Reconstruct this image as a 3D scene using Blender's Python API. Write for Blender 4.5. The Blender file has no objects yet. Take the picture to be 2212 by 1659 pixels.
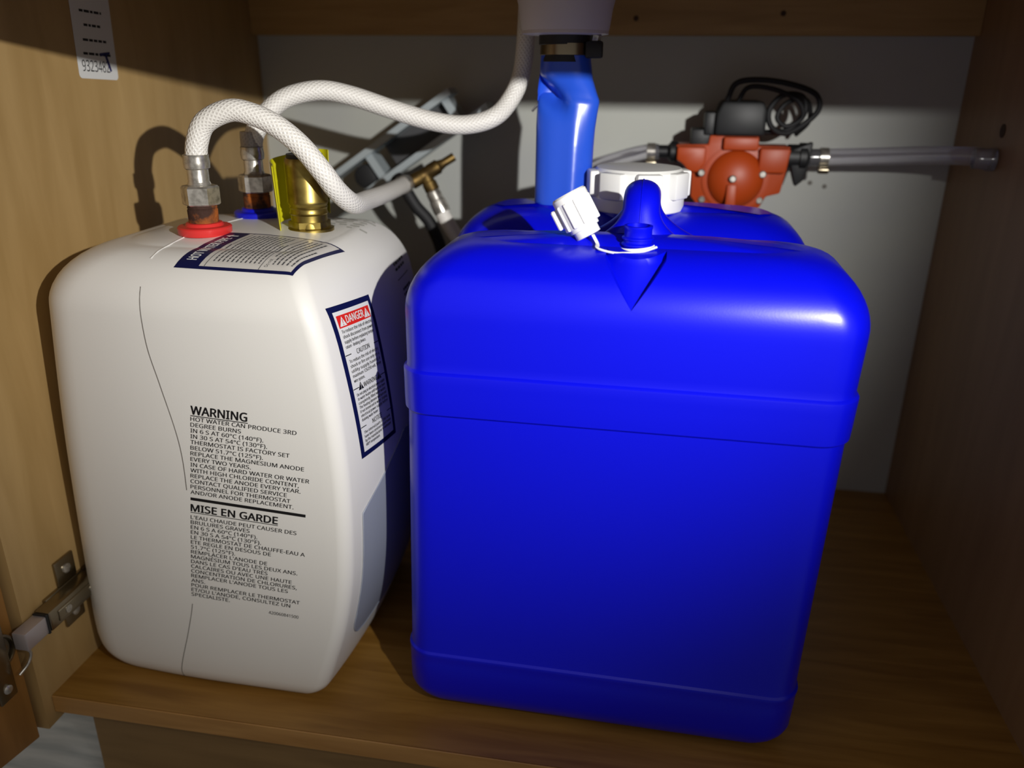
import bpy, bmesh, math, random
from mathutils import Vector, Matrix
from mathutils.bvhtree import BVHTree
random.seed(7)
S = bpy.context.scene
COL = S.collection

# ------------------------------------------------------------------ camera
F_PX, W_PX, H_PX = 1750.0, 2212.0, 1659.0
depth = Vector((324, -679.5, F_PX)).normalized()          # cabinet depth axis seen by the lens
down = Vector((-36, 4490, F_PX)); down = (down - depth * down.dot(depth)).normalized()
up = -down
side = depth.cross(up)
cam = bpy.data.cameras.new('camera'); cam_o = bpy.data.objects.new('camera', cam); COL.objects.link(cam_o)
right_w = Vector((side.x, depth.x, up.x)); down_w = Vector((side.y, depth.y, up.y)); fwd_w = Vector((side.z, depth.z, up.z))
m = Matrix.Identity(4)
for i in range(3):
    m[i][0] = right_w[i]; m[i][1] = -down_w[i]; m[i][2] = -fwd_w[i]
m[2][3] = 0.56
cam_o.matrix_world = m
cam.sensor_fit = 'HORIZONTAL'; cam.sensor_width = 36.0; cam.lens = 36.0 * F_PX / W_PX
cam.clip_start = 0.01; cam.clip_end = 50
cam.dof.use_dof = True; cam.dof.focus_distance = 0.67; cam.dof.aperture_fstop = 3.4
S.camera = cam_o

# ------------------------------------------------------------------ world, torch light, exposure
wd = bpy.data.worlds.new('world'); S.world = wd; wd.use_nodes = True
bg = wd.node_tree.nodes['Background']
bg.inputs[0].default_value = (1.0, 0.93, 0.85, 1); bg.inputs[1].default_value = .28
lt = bpy.data.lights.new('torch', 'SPOT'); lo = bpy.data.objects.new('torch', lt); COL.objects.link(lo)
lo.location = (0.31, -0.02, 0.666)
lt.energy = 41; lt.color = (1.0, 0.98, 0.945); lt.shadow_soft_size = 0.006
lt.spot_size = math.radians(71); lt.spot_blend = 1.0
aim = Vector((-.16, .74, .50))
lo.rotation_euler = (aim - lo.location).to_track_quat('-Z', 'Y').to_euler()
S.view_settings.view_transform = 'Standard'; S.view_settings.look = 'None'
S.view_settings.gamma = 1.0; S.view_settings.use_curve_mapping = False
S.view_settings.exposure = 0.0

# ------------------------------------------------------------------ materials
def lin(c):
    return tuple((x / 255 / 12.92 if x / 255 <= 0.04045 else ((x / 255 + 0.055) / 1.055) ** 2.4) for x in c) + (1,)
def mat(name, rgb, rough=0.5, metal=0.0, noise=None, spec=0.5, trans=0.0, bump=0.0, bscale=300, coat=0.0, sss=0.0):
    """noise = (rgb2, scale, lo, hi): procedural blotches of a second colour"""
    M = bpy.data.materials.new(name); M.use_nodes = True
    nt = M.node_tree; b = nt.nodes['Principled BSDF']
    b.inputs['Base Color'].default_value = lin(rgb); b.inputs['Roughness'].default_value = rough
    b.inputs['Metallic'].default_value = metal; b.inputs['Specular IOR Level'].default_value = spec
    b.inputs['Transmission Weight'].default_value = trans
    b.inputs['Coat Weight'].default_value = coat; b.inputs['Coat Roughness'].default_value = 0.15
    if sss:
        b.inputs['Subsurface Weight'].default_value = sss; b.inputs['Subsurface Scale'].default_value = 0.004
        b.inputs['Subsurface Radius'].default_value = (0.4, 0.4, 1.0)
    tc = nt.nodes.new('ShaderNodeTexCoord')
    if noise:
        n = nt.nodes.new('ShaderNodeTexNoise'); n.inputs['Scale'].default_value = noise[1]; n.inputs['Detail'].default_value = 6
        r = nt.nodes.new('ShaderNodeValToRGB'); r.color_ramp.elements[0].position = noise[2]; r.color_ramp.elements[1].position = noise[3]
        r.color_ramp.elements[0].color = lin(rgb); r.color_ramp.elements[1].color = lin(noise[0])
        nt.links.new(tc.outputs['Object'], n.inputs['Vector']); nt.links.new(n.outputs['Fac'], r.inputs['Fac'])
        nt.links.new(r.outputs['Color'], b.inputs['Base Color'])
    if bump:
        n2 = nt.nodes.new('ShaderNodeTexNoise'); n2.inputs['Scale'].default_value = bscale
        bp = nt.nodes.new('ShaderNodeBump'); bp.inputs['Strength'].default_value = bump; bp.inputs['Distance'].default_value = 0.001
        nt.links.new(tc.outputs['Object'], n2.inputs['Vector']); nt.links.new(n2.outputs['Fac'], bp.inputs['Height'])
        nt.links.new(bp.outputs['Normal'], b.inputs['Normal'])
    return M
def wood(name, c1, c2, stretch, rough=0.45, blot=None, scale=9.0, spec=0.5):
    """veneer: stretched noise grain, plus broad blotches"""
    M = bpy.data.materials.new(name); M.use_nodes = True
    nt = M.node_tree; b = nt.nodes['Principled BSDF']; L = nt.links.new
    b.inputs['Roughness'].default_value = rough; b.inputs['Specular IOR Level'].default_value = spec
    tc = nt.nodes.new('ShaderNodeTexCoord'); mp = nt.nodes.new('ShaderNodeMapping'); mp.inputs['Scale'].default_value = stretch
    n = nt.nodes.new('ShaderNodeTexNoise'); n.inputs['Scale'].default_value = scale; n.inputs['Detail'].default_value = 8; n.inputs['Distortion'].default_value = 0.6
    r = nt.nodes.new('ShaderNodeValToRGB'); r.color_ramp.elements[0].position = 0.3; r.color_ramp.elements[1].position = 0.72
    r.color_ramp.elements[0].color = lin(c1); r.color_ramp.elements[1].color = lin(c2)
    L(tc.outputs['Object'], mp.inputs['Vector']); L(mp.outputs['Vector'], n.inputs['Vector']); L(n.outputs['Fac'], r.inputs['Fac'])
    n2 = nt.nodes.new('ShaderNodeTexNoise'); n2.inputs['Scale'].default_value = 5.5; n2.inputs['Detail'].default_value = 3
    mp2 = nt.nodes.new('ShaderNodeMapping'); mp2.inputs['Scale'].default_value = tuple(0.35 + 0.65 * (s > 1) for s in stretch)
    L(tc.outputs['Object'], mp2.inputs['Vector']); L(mp2.outputs['Vector'], n2.inputs['Vector'])
    r2 = nt.nodes.new('ShaderNodeValToRGB'); r2.color_ramp.elements[0].position = 0.35; r2.color_ramp.elements[1].position = 0.7
    r2.color_ramp.elements[0].color = (0.82, 0.80, 0.76, 1) if not blot else blot; r2.color_ramp.elements[1].color = (1, 1, 1, 1)
    L(n2.outputs['Fac'], r2.inputs['Fac'])
    mx = nt.nodes.new('ShaderNodeMix'); mx.data_type = 'RGBA'; mx.blend_type = 'MULTIPLY'; mx.inputs['Factor'].default_value = 1.0
    L(r.outputs['Color'], mx.inputs[6]); L(r2.outputs['Color'], mx.inputs[7]); L(mx.outputs[2], b.inputs['Base Color'])
    bp = nt.nodes.new('ShaderNodeBump'); bp.inputs['Strength'].default_value = 0.12; bp.inputs['Distance'].default_value = 0.001
    L(n.outputs['Fac'], bp.inputs['Height']); L(bp.outputs['Normal'], b.inputs['Normal'])
    return M
M = {}
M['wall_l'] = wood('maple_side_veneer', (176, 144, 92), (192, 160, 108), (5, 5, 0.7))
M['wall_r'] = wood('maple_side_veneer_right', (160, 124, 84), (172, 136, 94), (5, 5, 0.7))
M['shelf'] = wood('maple_shelf_veneer', (146, 103, 38), (182, 137, 64), (0.8, 9, 9), rough=0.42, blot=(0.74, 0.70, 0.62, 1))
M['edge'] = wood('maple_edge_band', (166, 120, 62), (196, 150, 88), (0.8, 9, 9), rough=0.5)
M['nailer'] = wood('maple_nailer', (176, 140, 84), (200, 164, 106), (0.8, 8, 8), rough=0.5)
M['door'] = wood('maple_door_inside', (150, 104, 48), (178, 128, 66), (6, 6, 0.8), rough=0.45)
M['kick'] = wood('maple_kick_board', (134, 106, 66), (154, 124, 80), (0.8, 8, 8), rough=0.6)
M['knot'] = mat('knot_brown', (70, 46, 24), 0.7)
M['back'] = mat('white_back_panel', (186, 188, 180), 0.5, noise=((178, 180, 178), 7, 0.4, 0.7))
M['vinyl'] = wood('grey_vinyl_floor', (150, 158, 162), (204, 208, 208), (1.2, 8, 8), rough=0.55)
M['heater'] = mat('white_heater_plastic', (226, 224, 219), 0.34, bump=0.04, bscale=900)
M['heater_grey'] = mat('grey_heater_inset', (150, 156, 170), 0.4)
M['ink'] = mat('black_ink', (16, 15, 18), 0.5)
M['grey_ink'] = mat('grey_ink', (120, 124, 122), 0.5)
M['dark_grey_ink'] = mat('dark_grey_ink', (74, 74, 76), 0.5)
M['faint_ink'] = mat('faint_ink', (176, 176, 168), 0.5)
M['navy'] = mat('navy_ink', (14, 20, 66), 0.35)
M['red_ink'] = mat('red_ink', (214, 38, 26), 0.4)
M['paper'] = mat('white_label_paper', (222, 222, 220), 0.28)
M['silver_paper'] = mat('silver_grey_label', (196, 192, 186), 0.22)
M['blue_pen'] = mat('blue_pen_ink', (18, 18, 92), 0.5)
M['blue'] = mat('blue_polyethylene', (2, 9, 206), 0.30, spec=0.42, bump=0.02, bscale=700)
M['white_pl'] = mat('white_plastic', (236, 236, 232), 0.35)
M['drain'] = mat('white_drain_plastic', (214, 206, 204), 0.4)
M['tubeblue'] = mat('blue_layflat_pvc', (38, 84, 208), 0.28, bump=0.15, bscale=60)
M['chrome'] = mat('nickel_plate', (206, 202, 194), 0.28, 0.8, noise=((150, 146, 138), 160, 0.45, 0.7))
M['steel'] = mat('hinge_steel', (150, 140, 120), 0.28, 1.0)
M['zinc'] = mat('zinc_hinge_arm', (190, 182, 184), 0.35, 0.6)
M['brass'] = mat('brass', (172, 152, 84), 0.36, 1.0, noise=((132, 112, 56), 60, 0.4, 0.7))
M['brass_dull'] = mat('dull_brass', (120, 98, 56), 0.5, 0.9, noise=((84, 66, 40), 90, 0.4, 0.7))
M['rust'] = mat('rusty_iron', (62, 38, 28), 0.85, 0.2, noise=((168, 92, 30), 70, 0.45, 0.62), bump=0.6, bscale=400)
M['redpl'] = mat('red_plastic', (214, 50, 48), 0.35)
M['bluepl'] = mat('blue_ring_plastic', (14, 22, 190), 0.35)
M['yellow'] = mat('yellow_tag', (196, 190, 20), 0.45, noise=((120, 114, 16), 26, 0.5, 0.7))
M['black'] = mat('black_plastic', (22, 23, 25), 0.5)
M['rubber'] = mat('black_rubber', (26, 26, 28), 0.65)
M['orange'] = mat('orange_pump_plastic', (180, 68, 18), 0.45)
M['alu'] = mat('grey_painted_metal', (176, 186, 190), 0.45, 0.2)
M['darkgrey'] = mat('bar_shade_grey', (70, 70, 72), 0.6)  # shade between the leaning bars, as a surface colour
M['clear'] = mat('clear_pvc_hose', (226, 224, 232), 0.12, trans=0.88)
M['seam'] = mat('seam_shadow_gap', (120, 116, 110), 0.8)

def hose_material():
    Mh = bpy.data.materials.new('braided_white_hose'); Mh.use_nodes = True
    nt = Mh.node_tree; b = nt.nodes['Principled BSDF']; L = nt.links.new
    b.inputs['Roughness'].default_value = 0.38
    uv = nt.nodes.new('ShaderNodeUVMap'); sp = nt.nodes.new('ShaderNodeSeparateXYZ'); L(uv.outputs['UV'], sp.inputs[0])
    def mm(op, a, bb):
        q = nt.nodes.new('ShaderNodeMath'); q.operation = op
        for i, v in enumerate((a, bb)):
            if v is None: continue
            if isinstance(v, (int, float)): q.inputs[i].default_value = v
            else: L(v, q.inputs[i])
        return q.outputs[0]
    A = mm('MULTIPLY', sp.outputs['X'], 2 * math.pi * 14); B = mm('MULTIPLY', sp.outputs['Y'], 2 * math.pi / 0.0048)
    s1 = mm('SINE', mm('ADD', A, B), None); s2 = mm('SINE', mm('SUBTRACT', A, B), None)
    h = mm('MAXIMUM', s1, s2)
    bp = nt.nodes.new('ShaderNodeBump'); bp.inputs['Strength'].default_value = 0.7; bp.inputs['Distance'].default_value = 0.0003
    L(h, bp.inputs['Height']); L(bp.outputs['Normal'], b.inputs['Normal'])
    r = nt.nodes.new('ShaderNodeValToRGB'); r.color_ramp.elements[0].position = 0.0; r.color_ramp.elements[1].position = 1.0
    r.color_ramp.elements[0].color = lin((214, 210, 204)); r.color_ramp.elements[1].color = lin((234, 231, 224))
    L(mm('MULTIPLY_ADD', h, 0.5), r.inputs['Fac']); r.inputs['Fac'].links[0].from_node.inputs[2].default_value = 0.5
    L(r.outputs['Color'], b.inputs['Base Color'])
    return Mh
M['hose'] = hose_material()

# ------------------------------------------------------------------ geometry helpers
def finish(name, verts, faces, material, parent=None, smooth=35, uv=None):
    me = bpy.data.meshes.new(name); me.from_pydata([tuple(v) for v in verts], [], faces); me.update()
    bm = bmesh.new(); bm.from_mesh(me); bmesh.ops.recalc_face_normals(bm, faces=bm.faces); bm.to_mesh(me); bm.free()
    if uv:
        ul = me.uv_layers.new(name='UVMap')
        for lp in me.loops: ul.data[lp.index].uv = uv[lp.vertex_index]
    if smooth:
        for p in me.polygons: p.use_smooth = True
        me.set_sharp_from_angle(angle=math.radians(smooth))
    me.materials.append(M[material] if isinstance(material, str) else material)
    o = bpy.data.objects.new(name, me); COL.objects.link(o)
    if parent: o.parent = parent
    return o
def frombm(name, bm, material, parent=None, smooth=35):
    bmesh.ops.recalc_face_normals(bm, faces=bm.faces)
    me = bpy.data.meshes.new(name); bm.to_mesh(me); bm.free()
    if smooth:
        for p in me.polygons: p.use_smooth = True
        me.set_sharp_from_angle(angle=math.radians(smooth))
    me.materials.append(M[material] if isinstance(material, str) else material)
    o = bpy.data.objects.new(name, me); COL.objects.link(o)
    if parent: o.parent = parent
    return o
def tag(o, label, cat, group=None, kind=None):
    o['label'] = label; o['category'] = cat
    if group: o['group'] = group
    if kind: o['kind'] = kind
    return o
def empty(name, loc, rz=0.0):
    o = bpy.data.objects.new(name, None); COL.objects.link(o); o.location = loc; o.rotation_euler = (0, 0, rz)
    o.empty_display_size = 0.02
    return o
def box_bm(lo_, hi_, bev=0.0, seg=2, bm=None, rot=None, center=None):
    b = bmesh.new() if bm is None else bm
    ret = bmesh.ops.create_cube(b, size=1.0)
    vs = ret['verts']
    for v in vs:
        v.co = Vector(((lo_[i] + hi_[i]) / 2 + v.co[i] * (hi_[i] - lo_[i]) for i in range(3)))
    if bev:
        es = list({e for v in vs for e in v.link_edges})
        bmesh.ops.bevel(b, geom=es, offset=bev, segments=seg, profile=0.5, affect='EDGES')
    return b
def box(name, lo_, hi_, material, parent=None, bev=0.0, seg=2):
    return frombm(name, box_bm(lo_, hi_, bev, seg), material, parent)
def prism_bm(poly, y0, y1, bev=0.0, axis='y'):
    """polygon in x-z extruded along y"""
    b = bmesh.new()
    f = b.faces.new([b.verts.new((p[0], y0, p[1])) for p in poly])
    r = bmesh.ops.extrude_face_region(b, geom=[f])
    bmesh.ops.translate(b, verts=[g for g in r['geom'] if isinstance(g, bmesh.types.BMVert)], vec=(0, y1 - y0, 0))
    if bev: bmesh.ops.bevel(b, geom=list(b.edges), offset=bev, segments=2, profile=0.5, affect='EDGES')
    return b
def lathe_data(prof, seg=40, flats=None):
    vs, fs = [], []
    for (r, z) in prof:
        for k in range(seg):
            a = 2 * math.pi * k / seg; vs.append((r * math.cos(a), r * math.sin(a), z))
    for i in range(len(prof) - 1):
        for k in range(seg):
            k2 = (k + 1) % seg
            fs.append((i * seg + k, i * seg + k2, (i + 1) * seg + k2, (i + 1) * seg + k))
    if prof[0][0] > 1e-6: fs.append(tuple(range(seg))[::-1])
    if prof[-1][0] > 1e-6: fs.append(tuple((len(prof) - 1) * seg + k for k in range(seg)))
    return vs, fs
def lathe(name, prof, material, parent=None, loc=(0, 0, 0), axis=(0, 0, 1), seg=40, smooth=35, spin=0.0):
    vs, fs = lathe_data(prof, seg)
    q = Vector((0, 0, 1)).rotation_difference(Vector(axis))
    R0 = Matrix.Rotation(spin, 3, 'Z')
    vs = [q @ (R0 @ Vector(v)) + Vector(loc) for v in vs]
    return finish(name, vs, fs, material, parent, smooth)
def catmull(pts, n=10):
    P = [Vector(p) for p in pts]; P = [2 * P[0] - P[1]] + P + [2 * P[-1] - P[-2]]; out = []
    for i in range(1, len(P) - 2):
        a, b, c, d = P[i - 1:i + 3]
        for k in range(n):
            t = k / n
            out.append(0.5 * (2 * b + (c - a) * t + (2 * a - 5 * b + 4 * c - d) * t * t + (3 * b - a - 3 * c + d) * t ** 3))
    out.append(P[-2]); return out
def sweep_data(path, rad, seg=18, ref=Vector((0, 0, 1)), cap=True):
    """rad(i) -> (r1, r2); parallel-transported frame. returns verts, faces, uv"""
    n = len(path); vs, fs, uv = [], [], []
    T = [(path[min(i + 1, n - 1)] - path[max(i - 1, 0)]).normalized() for i in range(n)]
    a = ref.cross(T[0]); a = a.normalized() if a.length > 1e-4 else Vector((1, 0, 0)); dist = 0
    for i in range(n):
        if i:
            a = (a - T[i] * a.dot(T[i])).normalized(); dist += (path[i] - path[i - 1]).length
        b = T[i].cross(a); r1, r2 = rad(i / (n - 1))
        for k in range(seg):
            t = 2 * math.pi * k / seg
            vs.append(path[i] + a * math.cos(t) * r1 + b * math.sin(t) * r2); uv.append((k / seg if k < seg else 1, dist))
    for i in range(n - 1):
        for k in range(seg):
            k2 = (k + 1) % seg
            fs.append((i * seg + k, i * seg + k2, (i + 1) * seg + k2, (i + 1) * seg + k))
    if cap:
        fs.append(tuple(range(seg))[::-1]); fs.append(tuple((n - 1) * seg + k for k in range(seg)))
    return vs, fs, uv
def tube(name, pts, r, material, parent=None, n=10, seg=16, ref=Vector((0, 0, 1)), curve=True):
    path = catmull(pts, n) if curve else [Vector(p) for p in pts]
    vs, fs, uv = sweep_data(path, (lambda t: (r, r)) if not callable(r) else r, seg, ref)
    return finish(name, vs, fs, material, parent, 50, uv)
def interp(tab, z):
    if z <= tab[0][0]: return tab[0][1]
    for (a, va), (b, vb) in zip(tab, tab[1:]):
        if z <= b:
            t = (z - a) / (b - a); return va + (vb - va) * t
    return tab[-1][1]
def sinterp(tab, z):
    """smooth (catmull) interpolation"""
    n = len(tab)
    if z <= tab[0][0]: return tab[0][1]
    if z >= tab[-1][0]: return tab[-1][1]
    for i in range(n - 1):
        if z <= tab[i + 1][0]:
            x0, y0 = tab[i]; x1, y1 = tab[i + 1]; h = x1 - x0; t = (z - x0) / h
            m0 = (y1 - tab[i - 1][1]) / (x1 - tab[i - 1][0]) if i else (y1 - y0) / h
            m1 = (tab[i + 2][1] - y0) / (tab[i + 2][0] - x0) if i + 2 < n else (y1 - y0) / h
            return (2 * t ** 3 - 3 * t * t + 1) * y0 + (t ** 3 - 2 * t * t + t) * h * m0 + (3 * t * t - 2 * t ** 3) * y1 + (t ** 3 - t * t) * h * m1
def rrect(x0, x1, y0, y1, radii, ca=10, ns=14):
    """rounded rectangle ring; radii for corners (x1,y1),(x0,y1),(x0,y0),(x1,y0)"""
    pts = []
    cs = [(x1 - radii[0], y1 - radii[0], radii[0], 0), (x0 + radii[1], y1 - radii[1], radii[1], 90),
          (x0 + radii[2], y0 + radii[2], radii[2], 180), (x1 - radii[3], y0 + radii[3], radii[3], 270)]
    arcs = []
    for cx, cy, r, a0 in cs:
        arcs.append([(cx + r * math.cos(math.radians(a0 + 90 * k / ca)), cy + r * math.sin(math.radians(a0 + 90 * k / ca))) for k in range(ca + 1)])
    for i in range(4):
        pts += arcs[i]
        p, q = arcs[i][-1], arcs[(i + 1) % 4][0]
        for k in range(1, ns): pts.append((p[0] + (q[0] - p[0]) * k / ns, p[1] + (q[1] - p[1]) * k / ns))
    return pts
def loft(name, rings, material, parent=None, smooth=40):
    n = len(rings[0]); vs = [p for r in rings for p in r]; fs = []
    for i in range(len(rings) - 1):
        for k in range(n):
            k2 = (k + 1) % n; fs.append((i * n + k, i * n + k2, (i + 1) * n + k2, (i + 1) * n + k))
    fs.append(tuple(range(n))[::-1]); fs.append(tuple((len(rings) - 1) * n + k for k in range(n)))
    return finish(name, vs, fs, material, parent, smooth)

# ------------------------------------------------------------------ lettering
try:
    FONT = bpy.data.fonts.load(bpy.utils.system_resource('DATAFILES', path='fonts') + '/NotoSansHebrew-Regular.woff2')
except Exception:
    FONT = None
def text_mesh(s, cap, bold=0.0, sx=1.0, width=None):
    """flat lettering (x right, y up, baseline 0); cap = capital height; width squeezes the line to that width"""
    cu = bpy.data.curves.new('lettering', 'FONT'); cu.body = s; cu.size = 1.0; cu.resolution_u = 2
    if FONT: cu.font = FONT
    cu.fill_mode = 'FRONT'
    o = bpy.data.objects.new('lettering', cu); COL.objects.link(o)
    dg = bpy.context.evaluated_depsgraph_get(); me = o.evaluated_get(dg).to_mesh()
    vs = [v.co.copy() for v in me.vertices]; fs = [tuple(p.vertices) for p in me.polygons]
    if bold and vs:                                    # heavier strokes: the same outline printed with a small spread
        n0, v0, f0 = len(vs), list(vs), list(fs); vs, fs = [], []
        for q, (ox, oy) in enumerate(((-1, 0), (1, 0), (-.5, .6), (.5, -.6), (0, 0)) if bold > .012 else ((-1, 0), (1, 0))):
            vs += [Vector((v.x + ox * bold, v.y + oy * bold, q * .00012)) for v in v0]; fs += [tuple(i + q * n0 for i in f) for f in f0]
    o.to_mesh_clear(); bpy.data.objects.remove(o); bpy.data.curves.remove(cu)
    k = cap / (0.573 if FONT else 0.682)
    if vs:
        x0 = min(v.x for v in vs); x1 = max(v.x for v in vs)
        kx = k * sx if width is None else width / max(x1 - x0, 1e-6)
        vs = [((v.x - x0) * kx, v.y * k, v.z) for v in vs]
        return vs, fs, (x1 - x0) * kx
    return [], [], 0
class Sheet:
    """flat print laid on a curved surface: origin O, axes A (right) and B (up); dropped along -N onto a mesh"""
    def __init__(self, bvh, O, A, B, N=None, off=0.0002, sa=1.0, sb=1.0):
        self.sa = sa; self.sb = sb
        self.bvh = bvh; self.O = Vector(O); self.A = Vector(A).normalized(); self.B = Vector(B).normalized()
        self.N = Vector(N).normalized() if N else self.A.cross(self.B).normalized(); self.off = off
    def at(self, a, b, lift=0.0):
        lift *= 0.45
        p = self.O + self.A * (a * self.sa) + self.B * (b * self.sb)
        if self.bvh is None: return p + self.N * (self.off + lift)
        h = self.bvh.ray_cast(p + self.N * 0.15, -self.N, 0.5)
        if h[0] is None: return p + self.N * (self.off + lift)
        return h[0] + h[1] * (self.off + lift) if h[1].dot(self.N) > 0 else h[0] - h[1] * (self.off + lift)
    def rect(self, name, a0, b0, a1, b1, material, parent, lift=0.0, step=0.0025):
        na = max(1, int(abs(a1 - a0) / step)); nb = max(1, int(abs(b1 - b0) / step)); vs = []; fs = []
        for j in range(nb + 1):
            for i in range(na + 1): vs.append(self.at(a0 + (a1 - a0) * i / na, b0 + (b1 - b0) * j / nb, lift))
        for j in range(nb):
            for i in range(na): fs.append((j * (na + 1) + i, j * (na + 1) + i + 1, (j + 1) * (na + 1) + i + 1, (j + 1) * (na + 1) + i))
        return finish(name, vs, fs, material, parent, 60)
    def print_(self, name, items, material, parent, lift=0.0004):
        """items: ('t', string, a, b, cap, kwargs) lettering / ('r', a0,b0,a1,b1) bar / ('p', [(a,b)..]) polygon -> one printed mesh"""
        V, Fc = [], []
        for it in items:
            if it[0] == 't':
                kw = dict(it[5]) if len(it) > 5 else {}
                al = kw.pop('align', 'l')
                vs, fs, w = text_mesh(it[1], it[4], **kw)
                dx = it[2] - (w / 2 if al == 'c' else w if al == 'r' else 0)
                n0 = len(V); V += [self.at(dx + x, it[3] + y, lift + q_) for x, y, q_ in vs]; Fc += [tuple(n0 + i for i in f) for f in fs]
            elif it[0] == 'r':
                _, a0, b0, a1, b1 = it; na = max(1, int(abs(a1 - a0) / 0.005)); nb = max(1, int(abs(b1 - b0) / 0.005)); n0 = len(V)
                for j in range(nb + 1):
                    for i in range(na + 1): V.append(self.at(a0 + (a1 - a0) * i / na, b0 + (b1 - b0) * j / nb, lift))
                for j in range(nb):
                    for i in range(na): Fc.append(tuple(n0 + q for q in (j * (na + 1) + i, j * (na + 1) + i + 1, (j + 1) * (na + 1) + i + 1, (j + 1) * (na + 1) + i)))
            else:
                n0 = len(V); V += [self.at(a, b, lift) for a, b in it[1]]; Fc.append(tuple(range(n0, len(V))))
        me = bpy.data.meshes.new(name); me.from_pydata([tuple(v) for v in V], [], Fc); me.update()
        me.materials.append(M[material]); o = bpy.data.objects.new(name, me); COL.objects.link(o); o.parent = parent
        return o

# ================================================================== the cabinet
XL, XR, YF, YB, ZT = -0.532, 0.354, 0.529, 1.095, 0.74
def st(o, label, cat): return tag(o, label, cat, kind='structure')
fl = box('floor', (XL, YF + 0.0005, -0.019), (XR, YB, 0.0), 'shelf'); st(fl, 'brown maple cabinet bottom shelf under the heater and blue containers', 'shelf')
box('edge_band', (XL, YF - 0.0012, -0.019), (XR, YF + 0.0005, 0.0), 'edge', fl, 0.0006, 1)
wl = box('wall_left', (XL - 0.019, YF - 0.012, -0.030), (XL, YB + 0.02, ZT), 'wall_l'); st(wl, 'light maple cabinet side panel behind the white heater', 'cabinet side')
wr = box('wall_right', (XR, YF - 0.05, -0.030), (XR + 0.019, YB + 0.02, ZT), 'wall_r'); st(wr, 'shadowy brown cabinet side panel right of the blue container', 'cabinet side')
wb = box('wall_back', (XL - 0.019, YB, -0.03), (XR + 0.019, YB + 0.006, ZT), 'back'); st(wb, 'white back panel of the cabinet behind the pump', 'cabinet back')
ce = box('ceiling', (XL - 0.019, 0.43, ZT), (XR + 0.019, YB + 0.006, ZT + 0.03), 'nailer'); st(ce, 'wooden underside of the countertop above the cabinet', 'countertop')
t1 = box('trim_1', (XL + 0.0, YB - 0.019, 0.598), (XR, YB - 0.0005, ZT - 0.001), 'nailer', None, 0.001, 1); st(t1, 'brown wooden nailer board across the top of the back panel', 'board')
for x, z in ((-0.035, 0.617), (0.135, 0.622), (0.214, 0.64)):
    lathe('nail_hole', [(0.0032, 0), (0.0032, 0.0006)], 'knot', t1, (x, YB - 0.0193, z), (0, -1, 0), 12)
t2 = box('trim_2', (XL - .019, .455, 0.6015), (XR + .019, .475, ZT), 'edge'); st(t2, 'wooden false drawer front above the cabinet opening', 'drawer front')
t3 = box('trim_3', (-.5075, 0.545, -0.11), (XR + 0.019, 0.562, -0.0195), 'kick'); st(t3, 'dark brown toe kick board under the shelf edge', 'board')
lathe('dark_disc', [(.007, 0), (.007, .0006)], 'knot', wr, (XR, .955, .503), (-1, 0, 0), 20)  # flat dark disc on the right side panel
for x, z in ((.194, .428), (.212, .424)):
    lathe('nail_head', [(.0028, 0), (.0028, .0008), (.0015, .0012)], 'seam', wb, (x, YB, z), (0, -1, 0), 14)
kf = box('floor_kitchen', (-1.6, -1.2, -0.125), (1.6, 1.3, -0.11), 'vinyl'); st(kf, 'grey wood-look vinyl flooring below the cabinet', 'flooring')

# open cabinet door on the left
dd = Vector((-0.20, -0.98, 0)).normalized(); dn = Vector((-dd.y, dd.x, 0))     # along the door, inner-face normal (+x)
door = empty('door_1', (XL - 0.006, YF - 0.018, 0.0), math.atan2(dd.y, dd.x)); st(door, 'open brown cabinet door seen edge-on at the left', 'cabinet door')
box('door_panel', (0.0, -0.019, -0.035), (0.40, 0.0, 0.72), 'door', door, 0.0015, 2)

# ================================================================== water heater
HC = (-0.372, 0.692, 0.0); HROT = math.radians(-0.5); HT = 0.419
heater = empty('water_heater', HC, HROT)
tag(heater, 'white plastic electric mini tank water heater with printed warning text on its side', 'water heater')
FRONT = [(0, .095), (.035, .108), (.09, .125), (.15, .135), (.25, .137), (.35, .127), (.405, .114), (.42, .110)]
REAR = [(0, -.150), (.03, -.157), (.10, -.154), (.25, -.146), (.37, -.135), (.42, -.129)]
HALF = [(0, .126), (.03, .128), (.2, .129), (.42, .126)]
def heater_ring(z, scale=1.0, zz=None):
    u1, u0, w = sinterp(FRONT, z), sinterp(REAR, z), sinterp(HALF, z)
    s = max(0.0, (z - (HT - 0.048)) / 0.048); q = 1 - math.sqrt(max(0, 1 - s * s))
    b = max(0.0, 1 - z / 0.020); qb = 1 - math.sqrt(max(0, 1 - b * b))
    u1 -= 0.022 * q + 0.018 * qb; u0 += 0.050 * q + 0.022 * qb; w -= 0.048 * q + 0.012 * qb
    pts = rrect(u0, u1, -w, w, (0.011, 0.042, 0.042, 0.011), 10, 22); out = []
    for (u, v) in pts:
        t = max(0.0, min(1.0, (u - 0.02) / 0.11)); t = t * t * (3 - 2 * t)
        un = u + 0.012 * (1 - (v / max(w, 1e-4)) ** 2) * t
        rr = max(0.0, min(1.0, (-u + 0.0) / 0.14)); vn = v * (1 - 0.07 * rr * rr)
        out.append(Vector((un * scale if scale != 1 else un, vn * scale if scale != 1 else vn, z if zz is None else zz)))
    return out
zs = [0.0, .0006, .002, .0045, .008, .012, .016, .020] + [.020 + (HT - .048 - .020) * k / 34 for k in range(1, 35)]
zs += [HT - .048 + .048 * math.sin(math.radians(a)) for a in (6, 12, 20, 28, 36, 44, 52, 60, 68, 75, 81, 86, 90)]
rings = [heater_ring(z) for z in zs]
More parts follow.
